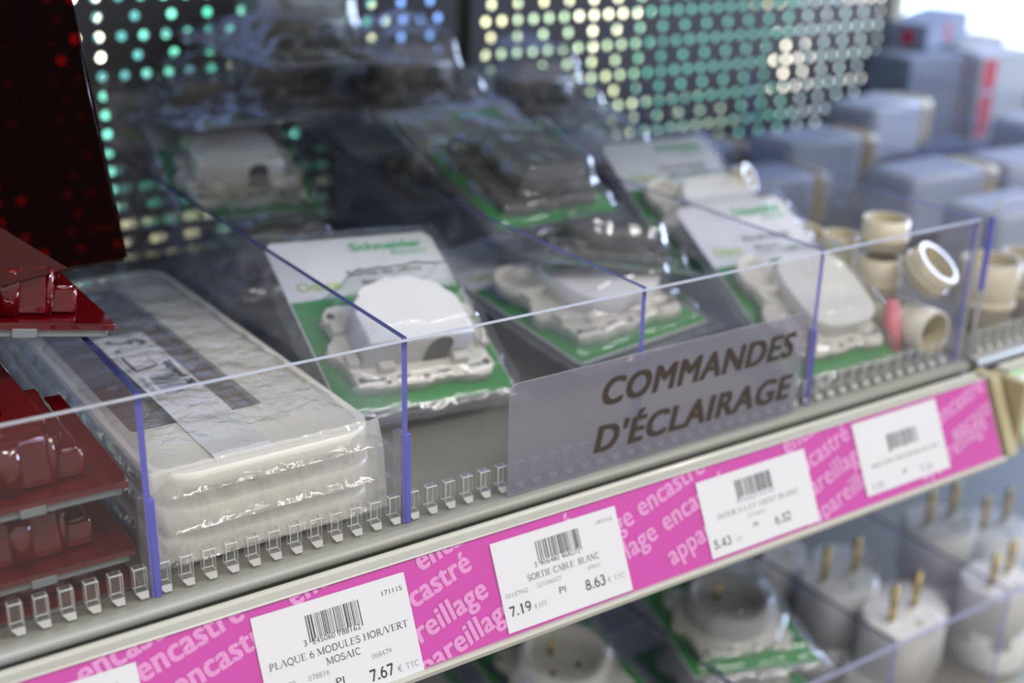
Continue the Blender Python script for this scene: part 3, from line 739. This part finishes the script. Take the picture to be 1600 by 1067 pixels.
# wide plate packs of the first bin
PW, PL = 10.9, 30.5
def plate_pack(label, M, detailed):
    t = thing('cover_plate_pack', label, 'packaged cover plate', M)
    def rr(x0, y0, x1, y1, r, n=6):
        p = []
        for cx, cy, a0 in ((x1 - r, y0 + r, -90), (x1 - r, y1 - r, 0), (x0 + r, y1 - r, 90), (x0 + r, y0 + r, 180)):
            for i in range(n + 1): a = R(a0 + 90 * i / n); p.append((cx + r * math.cos(a), cy + r * math.sin(a)))
        return p
    # frame plate with a long opening: outer ring strips
    out = rr(.15, .15, PW - .15, PL - .2, 1.9); inn = rr(.95, 5.6, 7.3, PL - 1.8, .25)
    b = MB(); bm = b.bm
    n = len(out)
    for z, flip in ((0.05, True), (1.1, False)):
        a = [bm.verts.new((x, y, z)) for x, y in out]; c = [bm.verts.new((x, y, z)) for x, y in inn]
        for i in range(n):
            q = [a[i], a[(i + 1) % n], c[(i + 1) % n], c[i]]
            b._f(q[::-1] if flip else q)
        if flip: a0, c0 = a, c
        else: a1, c1 = a, c
    for i in range(n):
        j = (i + 1) % n
        b._f([a0[i], a0[j], a1[j], a1[i]], None, True); b._f([c0[j], c0[i], c1[i], c1[j]], None, False)
    bmesh.ops.bevel(bm, geom=[e for e in bm.edges if all(v.co.z > 1.0 for v in e.verts) and len(e.link_faces) == 2 and any(abs(f.normal.z) < .3 for f in e.link_faces)], offset=.22, segments=3, affect='EDGES', clamp_overlap=True)
    b.build('cover_plate', [PLATEW], t)
    b = MB(); b.box(.9, 5.5, .1, 7.4, PL - 1.7, .72); b.build('foam_backing', [FOAM], t)
    if detailed:
        lf = MB(); nseg = 40; x0, x1 = 3.05, 5.75
        ys = [18.6 + (.25 - 18.6) * i / nseg for i in range(nseg + 1)]
        pv = None
        for i, y in enumerate(ys):
            z = 1.17 + .05 * noise.noise(Vector((y * .5, 0, 0))) - max(0, .9 - y) * .4
            if 6 < y < PL: z += .02
            vs = [lf.bm.verts.new((x0, y, z)), lf.bm.verts.new((x1, y, z))]
            if pv: lf._f([vs[0], vs[1], pv[1], pv[0]], None, True)
            pv = vs
        lfo = lf.build('leaflet', [PAPER], t)
        p = MB(); z = 1.27
        barcode(p, 3.75, 5.0, 8.9, 11.6, 77, z=z, vertical=True)
        Mt = Matrix.Translation((5.1, 13.2, z)) @ Matrix.Rotation(R(-90), 4, 'Z')
        text_bm('Legrand', 0, 2.5, 0, .42, bold=.04, M=Mt, into=p); text_bm('788', 2.9, 4.0, 0, .42, bold=.04, M=Mt, into=p)
        Mt = Matrix.Translation((3.25, 11.6, z)) @ Matrix.Rotation(R(-90), 4, 'Z')
        text_bm('3245060788162', 0, 2.8, 0, .26, M=Mt, into=p)
        def ln(pts, w=.06, mi=0):
            for a, c in zip(pts[:-1], pts[1:]):
                d = Vector((c[0] - a[0], c[1] - a[1])).normalized(); nn = Vector((-d.y, d.x)) * w / 2
                p._f([p.bm.verts.new(v) for v in ((a[0] - nn.x, a[1] - nn.y, z), (c[0] - nn.x, c[1] - nn.y, z), (c[0] + nn.x, c[1] + nn.y, z), (a[0] + nn.x, a[1] + nn.y, z))], mi, False)
        ln([(3.5, 14.9), (3.5, 12.6), (4.7, 12.9)], .12); ln([(3.5, 14.9), (4.7, 14.6), (4.7, 12.9)], .05, 1)
        ln([(3.2, 15.1), (5.5, 14.9), (5.4, 12.1), (3.2, 12.2), (3.2, 15.1)], .04, 1)
        ln([(3.15, 15.6), (5.6, 15.6)], .05)
        ln([(3.5, 17.6), (4.2, 17.0), (4.9, 17.5), (5.3, 16.8)], .12); ln([(3.8, 16.4), (4.6, 16.2), (5.3, 16.5), (4.9, 17.0)], .08)
        for cx, cy in ((3.6, 17.5), (5.2, 16.6), (3.6, 15.9), (4.6, 16.9)):
            p.tube((cx, cy, z - .01), (cx, cy, z), .16, n=10)
        p.build('print', [INK, INKG], lfo)
    hf = lambda x, y: 1.28
    film_bag(PW, PL, hf, .35, 5 if detailed else 6, mat=FILMW, nx=50, ny=130, amp=.10, x0=-.12, y0=-.35).build('film_bag', [FILMW], t)
    # loose crumpled end of the bag hanging in front of the pile
    if detailed:
        b = MB(); b.sm = True; grid = []
        for j in range(25):
            row = []; v = j / 24
            for i in range(111):
                x = -.1 + (PW + .1) * i / 110; u = i / 110
                a = noise.noise(Vector((x * 1.4, v * 2.2, 2))); c_ = 1 - abs(noise.noise(Vector((x * 3.2, v * 4.5, 7)))) * 2
                y = .55 - .55 * math.sin(min(1, v * 2.2) * math.pi / 2) + a * .16 + c_ * .07
                z = 1.32 - v * 4.3 + .12 * noise.noise(Vector((x * 2, 0, 4))) * (1 if j else 0) + max(0, v - .8) * .9 * noise.noise(Vector((x * .9, 5, 4)))
                row.append(b.bm.verts.new((x, max(-.42, y), max(-3.35, z))))
            grid.append(row)
        for j in range(24):
            for i in range(110): b._f([grid[j][i], grid[j][i + 1], grid[j + 1][i + 1], grid[j + 1][i]])
        b.build('loose_bag_end', [FILME], t)
    return t
tp = -math.degrees(math.atan(.9 / 28))
low = plate_pack('white cover plate pack at the bottom of the pile in the first bin', TR(.0, 1.25, .15, 0, 0), False)
D(low, TR(.1, 1.15, 1.75, 0, tp * .5), 'white cover plate pack in the middle of the pile in the first bin')
plate_pack('white six module cover plate pack with barcode leaflet on top of the pile', TR(-.05, 1.0, 3.55, 0, tp), True)

# red translucent cases
def red_case(label, M, W=13.0, L_=10.0, hh=2.85, mat=RED, feat=True):
    t = thing('red_case', label, 'red plastic case', M)
    # x 0..W, right front corner at (W,0); flange at z .55
    b = MB(); b.box(.15, .15, 0, W - .15, L_ - .15, .42, bev=.08, seg=1)
    b.build('grey_gasket', [GREYP], t)
    for cx_ in (2.0, W - 4.2):
        b = MB(); b.box(cx_, -.02, .05, cx_ + 1, .2, .45, bev=.03); b.build('clip', [GREYP], t)
    b = MB(); b.prism([(.0, .3), (.3, 0), (W - .5, 0), (W, -.15), (W + .1, .1), (W, .6), (W, L_), (0, L_)], .42, .72, bev=.1)
    b.build('flange', [mat], t)
    b = MB()
    # main lens: tapered block
    def frust(x0, y0, x1, y1, z0, z1, ins, bev=.16):
        vs = [b.bm.verts.new(c) for c in ((x0, y0, z0), (x1, y0, z0), (x1, y1, z0), (x0, y1, z0), (x0 + ins, y0 + ins, z1), (x1 - ins, y0 + ins, z1), (x1 - ins, y1 - ins, z1), (x0 + ins, y1 - ins, z1))]
        fs = [b._f([vs[i] for i in q]) for q in ((3, 2, 1, 0), (4, 5, 6, 7), (0, 1, 5, 4), (1, 2, 6, 5), (2, 3, 7, 6), (3, 0, 4, 7))]
        r = bmesh.ops.bevel(b.bm, geom=list({e for f in fs for e in f.edges}), offset=bev, segments=3, affect='EDGES', clamp_overlap=True)
        for f in r['faces']: f.smooth = True
    frust(.7, .9, W - 2.5, L_ - .7, .72, hh, .12)
    frust(W - 2.5, 1.1, W - 1.25, L_ - 1.6, .72, hh * .7, .1)
    # scooped rib and thumb recess
    b.tube((W - 4.2, 1.1, .8), (W - 4.2, 1.15, hh - .02), .5, .5, n=20)
    b.tube((W - 2.55, 1.0, .75), (W - 2.55, 1.05, hh), .16, .12, n=12)
    b.tube((W - 1.4, 1.3, .75), (W - 1.4, 1.35, hh * .68), .14, .1, n=12)
    b.build('red_lens', [mat], t)
    b = MB(); pts = [(W - 3.4, 1.2)] + [(W - 2.6 + 1.5 * math.cos(R(a)), 2.0 + 1.5 * math.sin(R(a))) for a in range(-90, 31, 10)]
    b.tube((2, 3, hh - .2), (W - 5, 3, hh - .2), .12, n=8)
    for k in range(6): b.tube((W - 3.2 + .25 * k, 1.6 + .3 * (k % 2), hh * .78), (W - 3.1 + .25 * k, 2.2 + .3 * (k % 2), hh * .79), .05, n=6)
    b.build('inner_rib', [mat], t)
    return t
rc = red_case('second lowest red translucent case at the left end behind the clear pane', TR(-14.1, .8, 1.35, 0))
D(rc, TR(-14.1, 1.0, -.1, 0) @ Matrix.Diagonal((1, 1, .5, 1)), 'lowest red case of the stack, mostly hidden behind the row of clear teeth')
D(rc, TR(-14.2, .9, 4.6, -1), 'third red translucent case of the stack, grey gasket just behind the pane')
D(rc, TR(-16.6, 3.2, 7.0, 0, 0, 0) @ Matrix.Diagonal((1, 1, .85, 1)), 'dark red case level with the top of the pane at the left edge')
# top case turned so that its pointed flange corner pokes over the first divider
RT_ = Matrix.Rotation(R(11), 4, 'Y')
corner = Vector((.35, 6.3, 9.25)); base = corner - (RT_ @ Vector((13.0, 0, 0)))
D(rc, Matrix.Translation(base) @ RT_, 'glossy red case on top of the stack, its sharp corner poking over the divider')
# big dark red housing standing behind
t = thing('red_housing', 'tall dark red translucent housing standing at the back left', 'red plastic housing', TR(-12.3, 16.3, 9.32, 0, 0))
b = MB()
vs = [b.bm.verts.new(c) for c in ((0, 0, 0), (16.7, 0, 0), (17.0, 5, 0), (0, 5, 0), (0, 1.2, 18), (14.9, 1.2, 18), (15.2, 5, 18), (0, 5, 18))]
fs = [b._f([vs[i] for i in q]) for q in ((3, 2, 1, 0), (4, 5, 6, 7), (0, 1, 5, 4), (1, 2, 6, 5), (2, 3, 7, 6), (3, 0, 4, 7))]
r_ = bmesh.ops.bevel(b.bm, geom=list({e for f in fs for e in f.edges}), offset=.2, segments=4, affect='EDGES', clamp_overlap=True)
for f in r_['faces']: f.smooth = True
b.build('body', [REDD], t)
b = MB()
for k in range(5): b.box(2 + k * 2.8, 1.5, 1 + (k % 2) * 2, 2.3 + k * 2.8, 4.4, 16)
b.box(1, 1.6, 5, 15, 4.4, 5.25); b.box(1, 1.8, 11, 14.6, 4.4, 11.25)
b.build('inner_rib', [REDD], t)
# clear red flap leaning on the top case
t = thing('red_cover_flap', 'thin clear red flap leaning on the top red case at the left edge', 'red plastic flap')
b = MB()
A_, B_, C_, E_ = Vector((-.9, 7.6, 12.25)), Vector((-4.6, 6.2, 12.3)), Vector((-7.5, 11, 17.5)), Vector((-4.3, 9.6, 14.9))
q = [A_, E_, C_, B_]
nn = (E_ - A_).cross(B_ - A_).normalized() * .12
b.quad(q); r_ = bmesh.ops.extrude_face_region(b.bm, geom=b.bm.faces[:]); bmesh.ops.translate(b.bm, vec=nn, verts=[v for v in r_['geom'] if isinstance(v, bmesh.types.BMVert)])
b.build('sheet', [REDF], t)

# beige tubes and sockets in the fourth bin
def tube_thing(label, c, r, h, M=None, mat=BEIGE, inner=.82, flare=1.0, name='lamp_socket', group=None):
    t = thing(name, label, 'lamp socket', M if M is not None else Matrix.Translation(c), group)
    b = MB(); b.tube((0, 0, 0), (0, 0, h), r * flare, r, n=32, inner=inner, mi_in=1); b.build('barrel', [mat, TAN], t)
    b = MB(); b.tube((0, 0, h * .30), (0, 0, h * .42), r * 1.06 * (flare + 1) / 2, n=32); b.build('collar', [mat], t)
    return t
s1 = tube_thing('wide beige socket topmost in the heap, its open mouth upwards', (49.6, 5.6, 6.2), 1.5, 1.9, flare=.95)
D(s1, TR(49.2, 5.4, .1, 0, 0, 0, 1.05) @ Matrix.Diagonal((1, 1, 1.45, 1)), 'beige socket on the shelf floor under the heap')
D(s1, TR(49.3, 8.9, 3.4) @ Matrix.Diagonal((.8, .8, 1.5, 1)), 'tall narrow beige tube behind the heap of sockets')
D(s1, TR(49.2, 5.3, 3.1) @ Matrix.Diagonal((.95, .95, 1.35, 1)), 'grey beige tube standing in the middle of the sockets')
D(s1, TR(49.3, 12.6, 2.8, 0, 20) @ Matrix.Diagonal((.8, .8, 1.6, 1)), 'pale tube tilted beside the leaning card')
D(s1, TR(47.0, 17.0, 8.0, 30, 60, 0, .7), 'small ivory tube lying near the top of the fourth bin')
tube_thing('open ivory ring facing the viewer near the end of the pane', None, 1.45, 3.0, TR(49.4, 3.6, 1.9, 0, 90), mat=PLAST, inner=.86)
tube_thing('pale translucent collar lying above the open ring', None, 1.6, 1.6, TR(49.6, 2.4, 5.0, 20, 40), mat=BEIGE, inner=.8)
b = MB(); b.tube((0, 0, 0), (0, 0, 3.0), .42, .5, n=20); b.sphere((0, 0, 3.0), .5)
tag(b.build('fuse_cap', [PINK], None, TR(47.4, 1.9, .5, 0, -12)), 'pink rounded cap between the rocker card and the ring', 'plastic cap')
tube_thing('large beige socket in the next bay behind the rounded pane', (58.2, 3.4, 0.0), 2.0, 4.6, flare=.8)
tube_thing('second beige socket further right in the next bay', (62.9, 3.8, 0.0), 1.9, 4.2, flare=.85)

# pale boxes with tan ends in the next bay
def tan_box(label, M, w=9, d=5.5, h=5.2):
    t = thing('fitting_box', label, 'packaged fitting', M, )
    b = MB(); b.box(0, 0, 0, w, d, h, bev=.7, seg=4); b.build('body', [BOXG], t)
    b = MB(); b.box(w - .3, .3, .2, w + 2.6, d - .3, h - .15, bev=.9, seg=4); b.build('tan_end', [TAN], t)
    return t
tb = tan_box('pale box with a tan end nearest the rounded pane', TR(67.2, 17.5, .6, 0))
D(tb, TR(64.0, 28.0, 1.6, 0), 'pale box with a tan end under the right corner of the perforated panel')
D(tb, TR(77.5, 31.0, 2.8, 10), 'pale box with an upturned tan end in front of the cartons')
D(tb, TR(80.0, 18.0, 0.2, -5), 'pale box at the right edge behind the rounded pane')
D(tb, TR(54.0, 24.0, .2, 0), 'lilac white box in shadow behind the beige sockets')
D(tb, TR(54.5, 33.5, .6, 0), 'lilac white box furthest back beside the last divider')
D(tb, TR(66.0, 8.5, .0, 0), 'pale box low behind the large beige socket')
# cartons
def carton(label, M, w, d, h, mat, band=None):
    t = thing('carton', label, 'carton', M)
    b = MB(); b.box(0, 0, 0, w, d, h, bev=.08, seg=1); b.build('box', [mat], t)
    b = MB(); b.box(.0, .0, h, w, d * .48, h + .08); b.box(0, d * .52, h, w, d, h + .08); b.build('flap', [mat], t)
    if band:
        x0, x1 = band
        for q in ((x0, -.03, .3, x1, 0, h * .55), (x0, -.03, h * .6, x1, 0, h - .3), (-.03, d * .3, .5, 0, d * .6, h - .6)):
            b = MB(); b.box(*q); b.build('red_stripe', [REDP], t)
    return t
carton('blue grey carton at the lower left of the far carton pile', TR(91.5, 39.0, 1.8, -4), 10, 6, 8.6, BOXB)
carton('pale carton with a tall red stripe in the middle of the far pile', TR(99.5, 36.5, 1.8, 3), 9.5, 6, 8.6, BOXG, (.4, 2.6))
carton('carton with a red patch at the far right edge', TR(111.5, 36, 1.5, -6), 12, 6, 6.2, BOXB, (3, 5.5))
carton('blue carton tilted on top of the far pile', TR(96.0, 41, 10.6, 8, 0, -7), 8, 5, 2.6, BOXB, (3.5, 4.4))
carton('grey carton with a dark lid behind the far pile', TR(103.0, 43, 10.0, -4, 0, 6), 8, 4, 1.8, BOXG)
D(tb, TR(93.5, 25, 1.0, 0), 'pale box with a tan end in front of the red patched carton')

# =================================================================== LOWER SHELF
lz = LZ
pane3 = thing('front_pane', 'clear acrylic pane in front of the plugs on the lower shelf', 'acrylic pane')
b = MB(); b.box(-40, -.3, lz - .1, 112, 0, lz + 9.2, mats=[0, 1, 0, 1, 0, 1]); b.build('sheet', [ACRYL, LAVEDGE], pane3)
for x, lab in ((24.5, 'lower shelf divider left of the round socket card'), (36.9, 'lower shelf divider beside the green socket card, dark line under the price tag'), (49.7, 'lower shelf divider between the socket card and the plugs'), (62.2, 'lower shelf divider between the two rows of plugs')):
    d_ = divider(x, 40, lab, clip=False); d_.location.z = lz * S; d_['group'] = 'clear dividers of the lower shelf'
def plug_mb():
    t = thing('plug_adapter', 'x', 'plug')
    b = MB(); r = 2.9
    pts = []
    for i in range(48):
        a = 2 * math.pi * i / 48; c, s_ = math.cos(a), math.sin(a); k = (abs(c) ** 2.6 + abs(s_) ** 2.6) ** (-1 / 2.6)
        pts.append((r * c * k, r * .92 * s_ * k))
    b.prism(pts, 0, 4.6, bev=.35); body = b.build('body', [WHITE], t)
    for x in (-1.5, 1.5):
        p = MB(); p.tube((x, 0, 4.55), (x, 0, 7.4), .27, n=16); p.sphere((x, 0, 7.4), .27, 8); p.build('pin', [BRASS], t)
    b = MB(); b.tube((0, -1.4, 4.6), (0, -1.4, 4.64), .3, n=16); b.build('earth_hole', [TAN], t)
    b = MB(); b.box(-1.9, -.3, 4.55, -1.1, .3, 4.75, bev=.06); b.box(1.1, -.3, 4.55, 1.9, .3, 4.75, bev=.06); b.build('collar', [WHITE], t)
    return t
pl = plug_mb()
spots = [(54.6, 3.4, -1.6, 8, 'white plug with two brass pins right behind the lower pane corner'), (54.3, 9.3, -1.4, -6, 'white plug with two brass pins, middle of the left row on the lower shelf'),
         (52.9, 15.3, -1.6, 20, 'white plug half hidden by the price rail, back of the left row'),
         (67.0, 10.2, -.6, 0, 'white plug with brass pins at the back of the right row'), (66.4, 3.6, -2.6, 12, 'white plug with brass pins at the right edge of the picture'),
         (59.3, 6.4, -3.2, 70, 'pinless looking white plug between the two pairs of pins'), (59.2, 12.8, -3.0, 40, 'white plug in shade beside the back of the left row'),
         (72.8, 9.0, -2.2, 0, 'white plug furthest right on the lower shelf')]
for i, (x, y, dz, rz, lab) in enumerate(spots):
    if i in (5, 6): M = TR(x, y, lz + 4.9 + dz + 4.0, rz, 180)
    else: M = TR(x, y, lz + 4.9 + dz, rz, 0)
    if i == 0: pl.matrix_world = umat(M); pl['label'] = lab
    else: D(pl, M, lab)
for i, (x, y) in enumerate([(54.2, 3.8), (54.3, 9.6), (53.2, 15.6), (66.6, 9.8), (66.4, 3.6)]):
    D(pl, TR(x, y, lz + 3.35 + (0 if i != 3 else .8), 15 * i, 180) @ Matrix.Diagonal((1, 1, .72, 1)), ['white plug upside down under the front left plug', 'white plug upside down under the middle plug of the left row', 'white plug upside down under the back plug of the left row', 'white plug upside down under the back plug of the right row', 'white plug upside down under the right edge plug'][i])
def socket_pack(label, M, body_mat=None):
    t = thing('socket_card_pack', label, 'packaged fitting', M)
    b = MB(); b.box(0, 0, 0, 9.6, 13, .09); b.build('card', [CARD], t)
    b = MB(); b.box(.05, .05, .09, 9.55, 9.8, .11); b.build('green_panel', [GREEN], t)
    b = MB(); b.prism([(x + .1, y * 1.05 + .3) for x, y in frame_outline()], .12, .7, bev=.1); fr = b.build('mounting_frame', [PLAST], t)
    h = MB()
    for (x, y, r) in ((1.5, 1.5, .2), (8.2, 1.6, .22), (3.2, 1.4, .16), (5.2, 1.5, .2), (6.8, 1.6, .14), (1.4, 7.6, .2), (8.0, 7.6, .2)): h.tube((x, y, .69), (x, y, .73), r, n=14)
    h.build('screw_hole', [DARKP], fr)
    b = MB()
    cx, cy, r = 4.7, 5.1, 3.0
    n = 48
    def ring(rr_, z): return [b.bm.verts.new((cx + rr_ * math.cos(2 * math.pi * i / n), cy + rr_ * math.sin(2 * math.pi * i / n), z)) for i in range(n)]
    rs = [ring(r, .6), ring(r, 2.1), ring(r - .12, 2.25), ring(r - .5, 2.25), ring(r - .62, 2.1), ring(r - .7, 1.0)]
    for a, c_ in zip(rs[:-1], rs[1:]):
        for i in range(n): b._f([a[i], a[(i + 1) % n], c_[(i + 1) % n], c_[i]], None, True)
    b._f(rs[-1], None, False)
    body = b.build('socket_body', [body_mat or WHITE], t)
    p = MB(); p.tube((cx - .2, cy + 1.2, 1.0), (cx - .2, cy + 1.2, 2.2), .2, n=14); p.sphere((cx - .2, cy + 1.2, 2.2), .2, 8); p.build('earth_pin', [BRASS], body)
    for dx in (-1.0, 1.0):
        p = MB(); p.tube((cx + dx, cy - .4, .99), (cx + dx, cy - .4, 1.03), .25, n=14); p.build('pin_hole', [DARKP], body)
    hf = lambda x, y: .25 + 2.2 * (1 - sstep(2.6, 4.3, math.hypot(x - cx, y - cy))) + .6 * sstep(0, .7, x) * (1 - sstep(8.8, 9.6, x)) * sstep(.2, .9, y) * (1 - sstep(8.2, 9.4, y))
    film_bag(9.6, 13, hf, -.05, 12, amp=.17).build('film_bag', [FILM], t)
    return t
sp = socket_pack('green card with a grey recessed socket and brass earth pin on the lower shelf', frame((35.6, 4.8, lz + 8.8), (44.4, 2.4, lz + 8.2), (39.2, 16.6, lz + 10.2)), pbr('grey_socket_plastic', (.34, .33, .33), .35))
socket_pack('card with a round ivory socket face below the 7.19 price tag', frame((23.6, 5.2, lz + 7.6), (32.6, 4.8, lz + 7.6), (24.0, 16.5, lz + 9.6)), PLAST)
D(sp, frame((13.2, 8.0, lz + 6.4), (22.6, 7.4, lz + 6.4), (13.6, 20, lz + 9.0)), 'bluish socket card at the bottom under the 7.67 price tag')
for i, (x, z) in enumerate([(38.0, .2), (38.0, 3.4), (25.6, .2), (25.6, 3.6), (13.0, .2), (13.0, 3.2)]):
    D(sp, TR(x, 3.5 + i % 2, lz + z, 0, 2), ['socket card lowest under the brass pin card', 'socket card second from the bottom under the brass pin card', 'socket card lowest under the round ivory socket', 'socket card second from the bottom under the round ivory socket', 'socket card lowest in the bin under the 7.67 tag', 'socket card second from the bottom in the bin under the 7.67 tag'][i])
